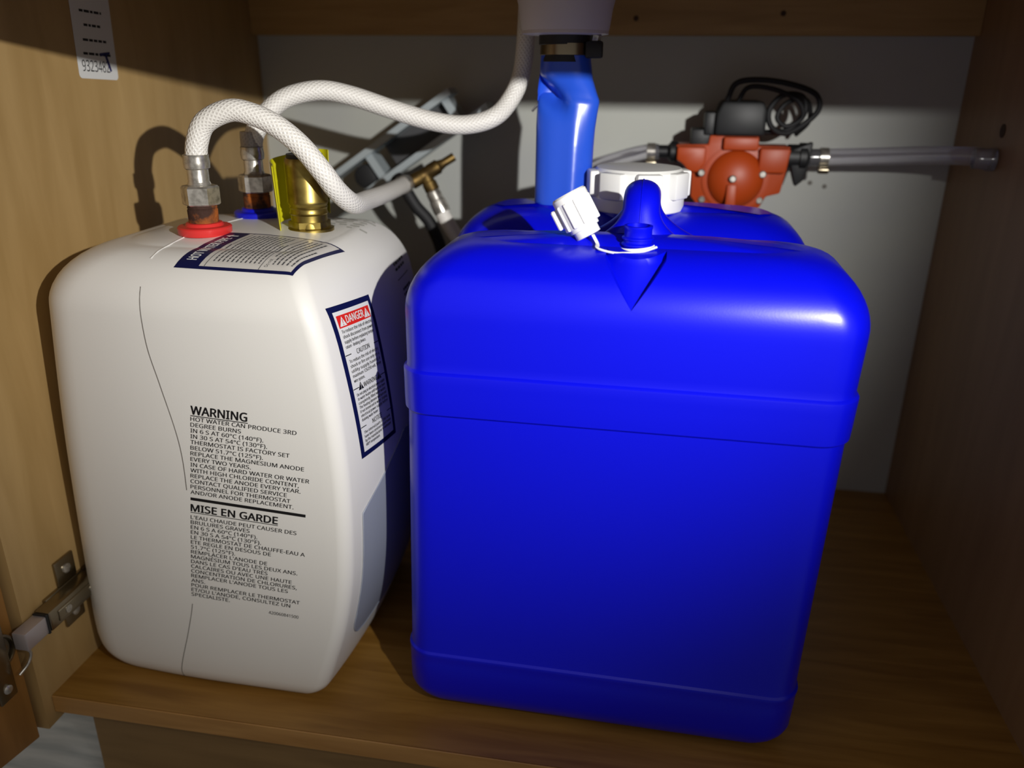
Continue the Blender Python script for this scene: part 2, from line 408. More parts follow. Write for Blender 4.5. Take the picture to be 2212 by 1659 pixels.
for sc, dz in ((0.985, .0004), (0.9, .0018), (0.7, .0036), (0.45, .005), (0.2, .0056)):
    rings.append(heater_ring(HT, sc, HT + dz))
hbody = loft('tank_shell', rings, 'heater', heater, 50)
hb = BVHTree.FromPolygons([v.co.copy() for v in hbody.data.vertices], [tuple(p.vertices) for p in hbody.data.polygons])

# parting line between the rear and front shell, a hairline running over the side and the top
def side_pt(u, z, off=0.0):
    h = hb.ray_cast(Vector((u, -0.3, z)), Vector((0, 1, 0)), 1.0); return h[0] + h[1].normalized() * off * (1 if h[1].y < 0 else -1)
def top_pt(u, v, off=0.0):
    h = hb.ray_cast(Vector((u, v, 0.8)), Vector((0, 0, -1)), 1.0); return h[0] + Vector((0, 0, off))
SEAM = [(-.046, .002), (-.0431, .0206), (-.028, .0674), (-.019, .100), (-.011, .15), (-.0066, .2308), (-.008, .2656), (-.0175, .3149), (-.0239, .3465), (-.0256, .3845), (-.0266, .404)]
SEAM_U = sorted(((z, u) for u, z in SEAM))
for z0, z1 in ((.003, .098), (.218, .395)):
    path = [side_pt(sinterp(SEAM_U, z0 + (z1 - z0) * k / 40), z0 + (z1 - z0) * k / 40) for k in range(41)]
    vs, fs, uv = sweep_data(path, lambda t: (0.00042, 0.00042), 6)
    finish('shell_seam', vs, fs, 'seam', heater, 60)
path = [top_pt(-.0266 + 0.018 * k / 20, -.100 + 0.18 * k / 20) for k in range(21)]
vs, fs, uv = sweep_data(path, lambda t: (0.0008, 0.0008), 6); finish('top_seam_ridge', vs, fs, 'heater', heater, 60)

# printed warning on the side facing the room
sheet = Sheet(hb, (.0081, -.129, .2985), (.9986, 0, -.052), (.139, 0, .990), (0, -1, 0))
EN = ["HOT WATER CAN PRODUCE 3RD", "DEGREE BURNS", "IN 6 S AT 60°C (140°F).", "IN 30 S AT 54°C (130°F).", "THERMOSTAT IS FACTORY SET", "BELOW 51.7°C (125°F).",
      "REPLACE THE MAGNESIUM ANODE", "EVERY TWO YEARS.", "IN CASE OF HARD WATER OR WATER", "WITH HIGH CHLORIDE CONTENT,", "REPLACE THE ANODE EVERY YEAR.",
      "CONTACT QUALIFIED SERVICE", "PERSONNEL FOR THERMOSTAT", "AND/OR ANODE REPLACEMENT."]
FR = ["L'EAU CHAUDE PEUT CAUSER DES", "BRULURES GRAVES", "EN 6 S A 60°C (140°F).", "EN 30 S A 54°C (130°F).", "LE THERMOSTAT DE CHAUFFE-EAU A", "ETE REGLE EN DESOUS DE",
      "51,7°C (125°F).", "REMPLACER L'ANODE DE", "MAGNÉSIUM TOUS LES DEUX ANS.", "DANS LE CAS D'EAU TRÈS", "CALCAIRES OU AVEC UNE HAUTE", "CONCENTRATION DE CHLORURES,",
      "REMPLACER L'ANODE TOUS LES", "ANS.", "POUR REMPLACER LE THERMOSTAT", "ET/OU L'ANODE, CONSULTEZ UN", "SPECIALISTE."]
LW = 0.107
_, _, wref = text_mesh("IN CASE OF HARD WATER OR WATER", 0.0037); SX = LW / wref
it = [('t', 'WARNING', 0, -.0080, .0076, dict(bold=0.024, width=.0505)), ('r', 0, -.0098, .0510, -.0091)]
b = -.0142
for s in EN: it.append(('t', s, 0, b, .0037, dict(sx=SX, bold=.007))); b -= .0054
it.append(('r', 0, -.0908, .1055, -.0880))
it += [('t', 'MISE EN GARDE', 0, -.1017, .0070, dict(bold=0.024, width=.081)), ('r', 0, -.1034, .081, -.1028)]
b = -.1098
for s in FR: it.append(('t', s, 0, b, .0037, dict(sx=SX, bold=.007))); b -= .00519
it.append(('t', '420060841500', .104, -.1985, .0033, dict(align='r', width=.0285)))
sheet.print_('printed_warning', it, 'ink', heater)

# danger label on the bowed front face
ds = Sheet(hb, (.15, -.1056, .3814), (0, 1, -.09), (0, -.06, 1), (1, 0, 0), sa=1.128, sb=.95)
LBW, LBH = .064, .142
dl = ds.rect('danger_label', 0, -LBH, LBW, 0, 'navy', heater); dl['label'] = 'white danger label with navy border'
ds.rect('label_paper', .005, -LBH + .005, LBW - .005, -.005, 'paper', dl, .0003)
ds.rect('red_banner', .0075, -.0195, LBW - .0075, -.0085, 'red_ink', dl, .0006)
tri = lambda a, b_, s: ('p', [(a - s * .55, b_), (a + s * .55, b_), (a, b_ + s)])
ds.print_('banner_print', [('t', 'DANGER', LBW / 2, -.0168, .0066, dict(bold=.018, align='c', width=.027)), tri(.0135, -.0182, .0085), tri(LBW - .0135, -.0182, .0085)], 'paper', dl, .0010)
for a_ in (.0131, LBW - .0139): ds.print_('exclamation_mark', [('t', '!', a_, -.0175, .0055)], 'red_ink', dl, .0016)
I = []
xa, xb = .0085, LBW - .0085
def para(lines, b, st_, cap):
    for k, s in enumerate(lines):
        kw = dict(width=xb - xa, bold=.006) if k < len(lines) - 1 else dict(sx=.70, bold=.006)
        I.append(('t', s, xa, b, cap, kw)); b -= st_
    return b
b = para(['To reduce the risk of electric', 'shock disconnect from power', 'supply before replacing tempe-', 'rature - limiting device.'], -.0242, .0046, .0029)
TM = []
def head(s, b, tr=False):
    if tr: TM.extend([('t', '!', .0161, b, .0048), ('t', '!', LBW - .0169, b, .0048)])
    I.append(('t', s, LBW / 2, b, .0046, dict(align='c', sx=.75, bold=.006)))
    I.append(('r', .0052, b + .0018, .0135, b + .0026)); I.append(('r', LBW - .0135, b + .0018, LBW - .0052, b + .0026))
    if tr: I.append(tri(.0165, b - .0006, .0072)); I.append(tri(LBW - .0165, b - .0006, .0072))
head('CAUTION', b - .0034)
b = para(['To reduce the risk of electric', 'shock or fire use only on a', 'utility supply having a', 'maximum 125/250 volt, three', 'wire system.'], b - .0088, .0046, .0029)
head('WARNING', b - .0034, True)
b = para(['Do not plug in electrical power supply', 'to water heater until tank has been', 'completely filled with water.', 'The heating element will burn out', 'if not immersed in water. Unplug', 'electrical power supply before', 'draining water heater'], b - .0086, .0041, .0027)
head('NOTICE', b - .0034)
b = para(['The internal parts of this tank', 'have been constructed and tested', 'by the manufacturer to withstand', '400°F temperature.'], b - .0084, .0041, .0027)
ds.print_('label_print', I, 'ink', dl, .0008)
for m_ in TM: ds.print_('exclamation_mark', [m_], 'paper', dl, .0014)

# pipe label on top, wrapping over the front edge (tilted projection)
tn = Vector((0, -.45, .89)); ta = Vector((1, 0, -.03)); tb = Vector((.0127, .0733, .0143)); PO = (-.0024, -.1076, .4089); PS = dict(sa=.972, sb=.82)
ps = Sheet(hb, PO, ta, tb, tn, **PS)
PW, PH = .105, .092
pl = ps.rect('pipe_label', 0, 0, PW, PH, 'navy', heater, .0002, .0015); pl['label'] = 'silver pipe label with navy border'
ps.rect('label_paper', .021, .004, PW - .003, PH - .003, 'silver_paper', pl, .0006, .0015)
class Turned(Sheet):
    """writing that runs along the B axis (towards the back)"""
    def at(self, a, b, lift=0.0): return Sheet.at(self, -b, a, lift)
ts = Turned(hb, PO, ta, tb, tn, **PS)
ts.print_('pipe_lettering', [('t', 'HOT WATER PIPE', .012, -.0150, .0088, dict(bold=.02, width=.058)), ('p', [(.0765, -.0158), (.0795, -.0158), (.0795, -.0098), (.0765, -.0098)]), ('p', [(.0735, -.0098), (.0825, -.0098), (.0780, -.0040)])], 'paper', pl, .0010)
I = [('r', .004, -.0262, .040, -.0256), ('r', .052, -.0262, PH - .003, -.0256), ('r', .004, -.0742, .034, -.0736), ('r', .060, -.0742, PH - .003, -.0736)]
rnd = random.Random(3)
for col0, nl in ((.030, 11), (.0785, 6)):
    for k in range(nl):
        bb = -(col0 + k * .0040); a = .012 if k or col0 < .05 else .026
        end = .082 if k < nl - 1 else .055
        while a < end:
            w = rnd.uniform(.0016, .0060); I.append(('r', a, bb - .0014, min(a + w, end), bb)); a += w + .0009
I.append(('t', 'Do not', .008, -.0800, .0030)); I.append(('r', .041, -.0262, .051, -.0248)); I.append(('r', .036, -.0745, .058, -.0730))
ts.print_('label_print', I, 'dark_grey_ink', pl, .0011)
# faint illegible print at the back of the top and high on the front face
I = []
bs = Sheet(hb, (.055, .02, .44), (.95, .3, 0), (-.3, .95, 0), (0, 0, 1))
for k in range(7):
    a = rnd.uniform(0, .008)
    while a < .055:
        w = rnd.uniform(.004, .012); I.append(('r', a, k * .009, a + w, k * .009 + .004)); a += w + rnd.uniform(.002, .012)
bs.print_('faint_top_print', I, 'faint_ink', heater)
fs_ = Sheet(hb, (.15, .046, .385), (0, 1, 0), (0, 0, 1), (1, 0, 0))
I = [('r', 0, -.0176, .045, -.0168)]
for bb, n in ((-.004, 5), (-.009, 4), (-.030, 4), (-.035, 5)):
    a = .002 if bb > -.02 else .010
    for k in range(n):
        w = rnd.uniform(.004, .009); I.append(('r', a, bb, a + w, bb + .0024)); a += w + .0018
fs_.print_('faint_front_print', I, 'ink', heater)
# grey inset panel low on the front face
def inset_panel():
    vs, fs = [], []; nz, ny = 44, 20
    for j in range(nz + 1):
        z = .052 + (.234 - .052) * j / nz
        lo_ = -.1035 if z < .197 else -.1035 + (z - .197) / .375
        if z < .084: lo_ += .034 * (1 - math.sqrt(max(0, 1 - (1 - (z - .052) / .032) ** 2)))
        hi_ = -lo_
        for i in range(ny + 1):
            v = lo_ + (hi_ - lo_) * i / ny
            h = hb.ray_cast(Vector((.4, v, z)), Vector((-1, 0, 0)), 1.0)
            vs.append(h[0] + Vector((.0006, 0, 0)))
    for j in range(nz):
        for i in range(ny): fs.append((j * (ny + 1) + i, j * (ny + 1) + i + 1, (j + 1) * (ny + 1) + i + 1, (j + 1) * (ny + 1) + i))
    o = finish('inset_panel', vs, fs, 'heater_grey', heater, 60); o['label'] = 'grey lens-shaped inset low on the front'
    rim = [vs[j * (ny + 1)] for j in range(nz, -1, -1)] + [vs[i] for i in range(1, ny + 1)] + [vs[j * (ny + 1) + ny] for j in range(1, nz + 1)]
    v2, f2, _ = sweep_data([Vector(p) for p in rim], lambda t: (.0006, .0006), 6); finish('inset_rim', v2, f2, 'heater_grey', heater, 60)
inset_panel()
inv = Matrix.Rotation(-HROT, 4, 'Z') @ Matrix.Translation(-Vector(HC))
def hl(x, y): p = inv @ Vector((x, y, 0)); return p.x, p.y
def port(x, y, ring_mat, ring_name):
    u, v = hl(x, y); z = top_pt(u, v).z
    r_ = lathe(ring_name, [(.0215, -.001), (.0226, .0006), (.0228, .0052), (.0218, .0062), (.0165, .0066), (.0150, .0090), (.0128, .0094)], ring_mat, heater, (u, v, z), seg=48)
    lathe('pipe_nipple', [(.0125, .004), (.0127, .020), (.0120, .021), (.0125, .022), (.0119, .0235), (.0124, .025), (.0119, .0265), (.0122, .030)], 'rust', heater, (u, v, z), seg=32)
    return z
ZR = port(-.385, .655, 'redpl', 'red_pipe_ring')
ZB = port(-.379, .745, 'bluepl', 'blue_pipe_ring')

# brass relief valve screwed into the top, with its yellow tag
rv = empty('relief_valve', (-.307, .700, HT + .0035)); tag(rv, 'brass pressure relief valve with a yellow tag on top of the heater', 'valve')
lathe('valve_body', [(.0225, -.002), (.0225, .001), (.0175, .002), (.0172, .006), (.0168, .008), (.0168, .015), (.0180, .0165), (.0172, .018), (.0172, .0215), (.0180, .0225),
      (.0172, .024), (.0186, .027), (.0190, .0285), (.0186, .030), (.0188, .052), (.0184, .0535), (.0188, .055), (.0190, .066), (.0186, .070), (.0176, .0725), (.010, .0735)], 'brass', rv, seg=56)
lathe('hex_base', [(.0195, .002), (.0195, .0085)], 'brass', rv, seg=6, spin=.4)
lathe('outlet', [(.011, .012), (.0125, .014), (.0125, .026), (.0105, .028), (.0105, .0275), (.009, .0275), (.009, .020)], 'brass', rv, (0, 0, .043), (.75, .66, .05), 32)
lathe('spring_cap', [(.0165, .0725), (.0165, .0765), (.008, .078), (.006, .0785)], 'black', rv, seg=32)
lev = frombm('lever', box_bm((-.014, -.003, .0785), (.010, .003, .0798), .0005, 1), 'steel', rv)
frombm('lever_pin', box_bm((.004, -.004, .0765), (.009, .004, .083), .001, 1), 'steel', rv)
vs, fs = [], []
for s_ in (0, 1):
    for i in range(25):
        a = math.radians(62 + 175 * i / 24); rr = .0275 + .0008 * s_ + .003 * math.sin(i * .55)
        for j in range(9):
            k = j / 8; z = .006 + .066 * k + .006 * math.sin(a * 1.2)
            vs.append((rr * math.cos(a) * (1 + .10 * k) - .002, rr * math.sin(a) * (1 + .10 * k), z))
for s_ in (0, 1):
    for i in range(24):
        for j in range(8):
            q = s_ * 225 + i * 9 + j; fs.append((q, q + 1, q + 10, q + 9))
for i in range(24):
    for j in (0, 8):
        q = i * 9 + j; fs.append((q, q + 9, q + 9 + 225, q + 225))
for j in range(8):
    for i in (0, 24):
        q = i * 9 + j; fs.append((q, q + 1, q + 226, q + 225))
tagp = finish('warning_tag', vs, fs, 'yellow', rv, 60)
for o_ in rv.children:
    o_.data.transform(Matrix.Diagonal((.96, .96, .86, 1)))
tagp['label'] = 'yellow plastic tag curled round the valve'

# ================================================================== braided hoses
def fitting(parent, p, prefix=''):
    """hex nut + collar + crimped ferrule standing on a pipe nipple; returns hose start"""
    x, y, z = p
    lathe('hex_nut', [(.0145, 0), (.0160, .0012), (.0160, .0150), (.0145, .0165), (.009, .0167)], 'chrome', parent, (x, y, z), seg=6, spin=.35, smooth=20)
    lathe('tail_collar', [(.0092, .016), (.0098, .0175), (.0092, .019), (.0088, .020), (.0088, .030), (.0096, .031)], 'chrome', parent, (x, y, z), seg=28)
    lathe('ferrule', [(.0092, .030), (.0106, .031), (.0110, .036), (.0104, .040), (.0107, .042), (.0095, .0425)], 'chrome', parent, (x, y, z), seg=28)
    return Vector((x, y, z + .040))
h1 = empty('hot_water_hose', (-.385, .655, ZR + .024)); tag(h1, 'white braided hose arching from the red-ringed pipe over the brass valve', 'hose')
s0 = fitting(h1, (0, 0, 0)); o1 = Vector(h1.location)
W1 = [(-.385, .655, .484), (-0.382, 0.655, 0.500), (-0.373, 0.656, 0.516), (-0.352, 0.659, 0.5255), (-0.334, 0.662, 0.523), (-0.314, 0.665, 0.5135), (-0.295, 0.668, 0.4975), (-0.2795, 0.672, 0.4765), (-0.272, 0.684, 0.459), (-0.268, 0.71, 0.4445), (-0.2725, 0.76, 0.4400), (-0.277, 0.83, 0.4365), (-0.284, 0.915, 0.434)]
tube('braided_hose', [Vector(p) - o1 for p in W1], .0092, 'hose', h1, 10, 24)
e1 = Vector(W1[-1]); d1 = (e1 - Vector(W1[-2])).normalized()
lathe('end_ferrule', [(.0095, -.004), (.0106, -.002), (.0106, .014), (.007, .015), (.0065, .024)], 'chrome', h1, e1 - o1, d1, 24)
h2 = empty('cold_water_hose', (-.379, .745, ZB + .024)); tag(h2, 'white braided hose from the blue-ringed pipe to the sink, waving behind the other hose', 'hose')
fitting(h2, (0, 0, 0)); o2 = Vector(h2.location)
W2 = [(-0.379, 0.745, 0.479), (-0.377, 0.746, 0.496), (-0.371, 0.748, 0.508), (-0.362, 0.754, 0.521), (-0.347, 0.765, 0.533), (-0.320, 0.778, 0.539), (-0.293, 0.790, 0.534), (-0.256, 0.805, 0.521), (-0.222, 0.815, 0.511), (-0.192, 0.825, 0.507), (-0.165, 0.835, 0.513), (-0.150, 0.850, 0.528), (-0.139, 0.862, 0.555), (-0.136, 0.872, 0.600), (-0.138, 0.892, 0.660), (-.140, .900, .738)]
tube('braided_hose', [Vector(p) - o2 for p in W2], .0092, 'hose', h2, 10, 24)
lathe('clear_sleeve', [(.0098, 0), (.0100, .002), (.0098, .014), (.0096, .016)], 'clear', h2, (0, .0002, .040), seg=24)

# ================================================================== blue water containers
def can_rings(hx, hy, H, rt, rc, band=None, crease=None, rb=0.034, wtab=None, lean=0.0):
    def ring(z, off=0.0, sc=1.0, zz=None):
        s = max(0.0, (z - (H - rt)) / rt); q = rt * (1 - math.sqrt(max(0, 1 - min(1, s) ** 2)))
        b = max(0.0, 1 - z / rb); qb = rb * .8 * (1 - math.sqrt(max(0, 1 - min(1, b) ** 2)))
        k = interp(wtab, z) if wtab else 0.0
        ax, ay = hx + k + off - q - qb, hy + off - q - qb
        c = max(0.006, rc + off + q * .15 + qb * .2)
        dx = -lean * (1 - z / H)
        return [Vector((x * sc + dx, y * sc, z if zz is None else zz)) for x, y in rrect(-ax, ax, -ay, ay, (c,) * 4, 10, 26)]
    R = []
    for z in (0.0, .0006, .002, .005, .009, .014, .020, .027): R.append(ring(z))
    if crease:
        for dz, off in ((-.012, 0), (-.0035, .0002), (-.0012, .0009), (.0004, .0006), (.0022, -.0010), (.006, -.0014)): R.append(ring(crease + dz, off))
        base = -.0014
    else: base = 0.0
    if band:
        z0, z1 = band
        for k in range(1, 12): R.append(ring((crease or .03) + .008 + (z0 - .012 - (crease or .03)) * k / 12, base))
        for dz, off in ((-.0016, base), (-.0004, .0002), (.0008, .0012)): R.append(ring(z0 + dz, off))
        for k in range(1, 4): R.append(ring(z0 + .0008 + (z1 - z0 - .0016) * k / 4, .0014))
        for dz, off in ((-.0016, .0015), (-.0004, .0013), (.0006, .0003), (.0016, -.0010), (.004, -.0014)): R.append(ring(z1 + dz, off))
        zs_ = z1 + .004
    else: zs_ = .03
    for k in range(1, 10):
        z = zs_ + (H - rt - zs_) * k / 9; R.append(ring(z, base))
    for a in (5, 10, 16, 22, 29, 36, 43, 50, 57, 64, 71, 77, 82, 86, 88.5, 90): R.append(ring(H - rt + rt * math.sin(math.radians(a)), base))
    for sc, dz in ((.97, .0004), (.85, .0018), (.6, .004), (.3, .0056), (.1, .006)): R.append(ring(H, base, sc, H + dz))
    return R
CX, CY, CH = -.0115, .6450, .4330
can = empty('water_container', (CX, CY, 0), math.radians(-0.8))
tag(can, 'large blue plastic water container with loose white cap, standing at the front', 'container')
body = loft('container_body', can_rings(.1700, .075, CH, .050, .026, (.3025, .337), .066, wtab=[(0, .003), (.06, .003), (.3, .003), (.43, .006)], lean=.011), 'blue', can, 40)
# pouring notch in front of the neck: triangular cut bounded by the cone under the neck
NX, NY = .0025, -.020
def notch(o):
    b = prism_bm([(NX, .3965), (NX + .0225, .4285), (NX + .0225, .50), (NX - .0225, .50), (NX - .0225, .4285)], -.16, NY + .004)
    tool = frombm('tool', b, 'blue', o.parent, 0)
    vs, fs = lathe_data([(.0555, .391), (.0265, .4240), (.0240, .4290), (.0240, .50)], 64)
    cone = finish('tool2', [Vector(v) + Vector((NX, NY, 0)) for v in vs], fs, 'blue', o.parent, 0)
    for tgt, t in ((tool, cone), (o, tool)):
        md = tgt.modifiers.new('cut', 'BOOLEAN'); md.operation = 'DIFFERENCE'; md.object = t; md.solver = 'EXACT'
        bpy.context.view_layer.update()
        dg = bpy.context.evaluated_depsgraph_get(); me = bpy.data.meshes.new_from_object(tgt.evaluated_get(dg)); tgt.modifiers.clear()
        tgt.data = me
    for t in (tool, cone): bpy.data.objects.remove(t)
    bm = bmesh.new(); bm.from_mesh(o.data); bmesh.ops.remove_doubles(bm, verts=bm.verts, dist=1e-5); bm.to_mesh(o.data); bm.free()
    o.data.name = 'container_body'; o.data.materials.clear(); o.data.materials.append(M['blue'])
    for p in o.data.polygons: p.use_smooth = True; p.material_index = 0
    o.data.set_sharp_from_angle(angle=math.radians(28))
notch(body)
neck_prof = [(r, z + .003) for r, z in [(.0160, .410), (.0150, .424), (.0122, .4275), (.0108, .429), (.0108, .4310), (.0124, .4318), (.0124, .4330), (.0108, .4340), (.0108, .4358), (.0122, .4366), (.0122, .4376), (.0106, .4386), (.0106, .4440), (.0110, .4446), (.0110, .4464), (.0088, .4466), (.0086, .430), (.004, .4295)]]
neck = lathe('threaded_neck', neck_prof, 'blue', can, (NX, NY, 0), seg=36); neck['label'] = 'open blue threaded neck'
# handle: a bar along the depth that flares where it grows out of the top
hp = catmull([(NX, .012, .410), (NX, .0125, .426), (NX, .0145, .444), (NX, .020, .458), (NX, .030, .4640), (NX, .046, .4640), (NX, .056, .457), (NX, .061, .442), (NX, .0625, .424), (NX, .062, .400)], 8)
def hrad(t):
    z = hp[min(len(hp) - 1, int(round(t * (len(hp) - 1))))].z; k = max(0.0, min(1.0, (.458 - z) / .032))
    return (.0148 + .034 * k ** 2.2, .0115 + .006 * k ** 2)
vs, fs, uv = sweep_data(hp, hrad, 28, Vector((0, 0, 1)))
finish('handle', vs, fs, 'blue', can, 50)
ml = []
for i in range(9, 44):
    T = (hp[i + 1] - hp[i - 1]).normalized(); ml.append(hp[i] + Vector((0, -T.z, T.y)) * (hrad(i / (len(hp) - 1))[1]))
vs, fs, uv = sweep_data(ml, lambda t: (.0006, .0006), 6)
finish('mould_line', vs, fs, 'blue', can, 60)
# white cap hanging from its strap ring
capax = Vector((-.50, .10, .86)).normalized(); capc = Vector((-.0450, -.014, .4560))
cap = lathe('cap', [(.0085, -.0195), (.0100, -.0190), (.0100, -.0135), (.0118, -.0130), (.0118, -.0105), (.0132, -.0100), (.0132, .0100), (.0142, .0106), (.0142, .0150), (.0130, .0165), (.0115, .0165), (.0112, .0130), (.004, .0128)], 'white_pl', can, capc, capax, 40)
cap['label'] = 'loose white ribbed cap tilted on its strap'
q = Vector((0, 0, 1)).rotation_difference(capax)
for k in range(10):
    a = 2 * math.pi * k / 10
    bmr = box_bm((.0120, -.0016, -.0100), (.0146, .0016, .0104), .0006, 1)
    for v in bmr.verts: v.co = q @ (Matrix.Rotation(a, 3, 'Z') @ v.co) + capc
    frombm('rib', bmr, 'white_pl', cap)
bmt = box_bm((-.0185, -.004, -.006), (-.0140, .004, .010), .001, 1)
for v in bmt.verts: v.co = q @ v.co + capc
frombm('finger_tab', bmt, 'white_pl', cap)
ring_pts = [Vector((NX + .0128 * math.cos(a) - .0004, NY + .0128 * math.sin(a), .4325 + .0012 * math.cos(a))) for a in [math.radians(-90 + 360 * k / 40) for k in range(41)]]
vs, fs, uv = sweep_data(ring_pts, lambda t: (.0010, .0016), 8); finish('strap_ring', vs, fs, 'white_pl', can, 60)
cb = capc - capax * .0185
tube('strap', [cb + Vector((.004, -.006, .001)), cb + Vector((.008, -.0095, -.005)), (NX - .029, NY - .015, .4335), (NX - .019, NY - .0160, .4312), (NX - .010, NY - .0150, .4308), (NX + .004, NY - .0135, .4322), (NX + .0145, NY - .0080, .4350)], lambda t: (.0017, .0010), 'white_pl', can, 8, 8)

rc_ = empty('waste_water_container', (-.022, .8220, 0))
tag(rc_, 'blue plastic waste water container with wide white screw lid, behind the front one', 'container')
loft('container_body', can_rings(.1735, .075, .4330, .050, .040, (.2935, .329), .0505), 'blue', rc_, 40)
lathe('lid_neck', [(.043, .415), (.043, .436), (.038, .438)], 'blue', rc_, (.0065, -.006, 0), seg=48)
lid = lathe('screw_lid', [(.0440, .4325), (.0452, .4335), (.0452, .4445), (.0440, .4460), (.0430, .4465), (.0430, .4690), (.0405, .4720), (.0300, .4728), (.010, .4730)], 'white_pl', rc_, (.0065, -.006, 0), seg=64)
lid['label'] = 'wide white screw lid with grip lugs'
for k in range(8):
    a = 2 * math.pi * (k + .32) / 8
    bmr = box_bm((.036, -.0120, .4455), (.0495, .0120, .4700), .0022, 2)
    for v in bmr.verts: v.co = Matrix.Rotation(a, 3, 'Z') @ v.co + Vector((.0065, -.006, 0))
    frombm('grip_lug', bmr, 'white_pl', lid)
lathe('hose_socket', [(.030, .420), (.030, .433), (.027, .435), (.027, .431)], 'blue', rc_, (-.067, .000, 0), seg=40)

# ================================================================== sink drain with blue lay-flat hose
dr = empty('sink_drain', (-.0915, .822, .592)); tag(dr, 'white tapered sink drain outlet hanging from above with a black coupling', 'drain')
lathe('drain_bowl', [(.040, 0), (.041, .002), (.0435, .020), (.050, .045), (.0555, .090), (.0555, .145)], 'drain', dr, seg=56)
lathe('outlet_rim', [(.034, -.003), (.0405, -.002), (.0405, .003)], 'drain', dr, seg=48)
lathe('coupling', [(.0225, -.026), (.0225, -.012), (.0245, -.011), (.0245, -.003), (.023, -.001)], 'black', dr, seg=40)
dh = empty('drain_hose', (-.0890, .822, .432)); tag(dh, 'blue lay-flat drain hose kinked below the sink drain', 'hose')
vs, fs = [], []; NSEG = 56; rows = 60; Hh = .150
for j in range(rows + 1):
    k = j / rows; z = Hh * k
    wx = interp([(0, .0275), (.45, .0285), (.66, .0298), (.70, .0295), (.80, .0255), (1, .0222)], k)
    wy = interp([(0, .020), (.4, .016), (.66, .0105), (.72, .0125), (.82, .018), (1, .0222)], k)
    cx = interp([(0, -.001), (.5, .0005), (.68, .0025), (.8, -.0005), (1, -.0020)], k)
    for i in range(NSEG):
        a = 2 * math.pi * i / NSEG; c, s = math.cos(a), math.sin(a)
        x = cx + wx * math.copysign(abs(c) ** .8, c); y = wy * math.copysign(abs(s) ** .9, s)
        d = math.exp(-((z - (.110 - .55 * (x + .026))) ** 2) / (2 * .0060 ** 2)) * max(0, min(1, (.004 - x) / .018)) * (1 if s < 0 else 0)   # diagonal fold on the left
        y += d * .020; x += d * .004
        pz = z + .0035 * math.exp(-((z - .108) / .012) ** 2) * (-x / .03)
        if s < 0: y -= .003 * math.exp(-((x - .010) ** 2) / (2 * .005 ** 2)) * (1 - k)
        vs.append((x, y, pz))
for j in range(rows):
    for i in range(NSEG):
        i2 = (i + 1) % NSEG; fs.append((j * NSEG + i, j * NSEG + i2, (j + 1) * NSEG + i2, (j + 1) * NSEG + i))
fs.append(tuple(range(NSEG))[::-1]); fs.append(tuple(rows * NSEG + i for i in range(NSEG)))
finish('hose_sleeve', vs, fs, 'tubeblue', dh, 60)
lathe('clamp_band', [(.0235, .1395), (.0243, .140), (.0243, .1500), (.0235, .1505)], 'steel', dh, (-.0015, 0, 0), seg=48)
frombm('clamp_screw', box_bm((.018, -.017, .137), (.034, -.006, .152), .002, 2), 'black', dh)
lathe('screw_head', [(.0045, 0), (.005, .001), (.005, .008), (.003, .009)], 'chrome', dh, (.026, -.010, .150), (.2, -.2, .9), 6)

# ================================================================== pump on the back panel
PK = .00052
pump = empty('water_pump', (.094, 1.0, .440)); tag(pump, 'orange and black diaphragm water pump on the back panel behind the containers', 'pump')
px_ = lambda L: [(a * PK, -b * PK) for a, b in L]
hd = frombm('pump_head', prism_bm(px_([(-137, -72), (-66, -74), (-64, -94), (43, -94), (45, -72), (115, -72), (110, -18), (102, 30), (72, 38), (60, 64), (-78, 64), (-96, 42), (-98, -6), (-122, -30), (-137, -40)]), .012, .055, .0018), 'orange', pump)
frombm('upper_block', prism_bm(px_([(-34, -92), (42, -92), (42, -64), (-34, -64)]), .002, .02, .002), 'orange', pump)
frombm('port_block', prism_bm(px_([(-135, -70), (-70, -70), (-70, -34), (-84, -14), (-106, -14), (-120, -32), (-135, -40)]), .001, .03, .003), 'orange', pump)
frombm('port_block', prism_bm(px_([(46, -70), (113, -70), (107, -16), (46, -16)]), .001, .03, .003), 'orange', pump)
vs, fs = [], []
for i in range(13):
    ph = math.pi / 2 * i / 12
    for k in range(40):
        a = 2 * math.pi * k / 40; r = .0335 * math.cos(ph)
        vs.append((r * math.cos(a), .014 - .022 * math.sin(ph), r * math.sin(a) * 1.02))
for i in range(12):
    for k in range(40): fs.append((i * 40 + k, i * 40 + (k + 1) % 40, (i + 1) * 40 + (k + 1) % 40, (i + 1) * 40 + k))
finish('diaphragm_dome', vs, fs, 'orange', pump, 40)
lathe('dome_ring', [(.0335, 0), (.0385, .001), (.0385, .006), (.0335, .007)], 'orange', pump, (0, .016, 0), (0, -1, 0), 48)
frombm('rib_column', box_bm((-.0105, -.010, -.036), (.0015, .012, -.004), .002, 2), 'orange', pump)
for a, b_ in ((-77, -14), (-9, -5), (57, -14), (-70, 48), (58, 46)):
    lathe('screw', [(.0042, 0), (.0042, .002), (.003, .003)], 'chrome', pump, (a * PK, .012 if b_ > 0 else (-.0105 if a == -9 else .002), -b_ * PK), (0, -1, 0), 20)
frombm('switch_cover', prism_bm(px_([(-56, -94), (-56, -140), (-44, -168), (44, -168), (53, -150), (53, -94)]), .004, .05, .004), 'black', pump)
frombm('switch_cover_step', prism_bm(px_([(-78, -94), (-78, -143), (-54, -143), (-54, -94)]), .012, .05, .002), 'black', pump)
frombm('bracket_foot', prism_bm(px_([(-105, -70), (-105, -106), (-62, -106), (-62, -70)]), .016, .055, .002), 'black', pump)
lathe('motor', [(.026, 0), (.028, .003), (.028, .030), (.025, .0335)], 'black', pump, (0, .054, -.008), (0, 1, 0), 40)
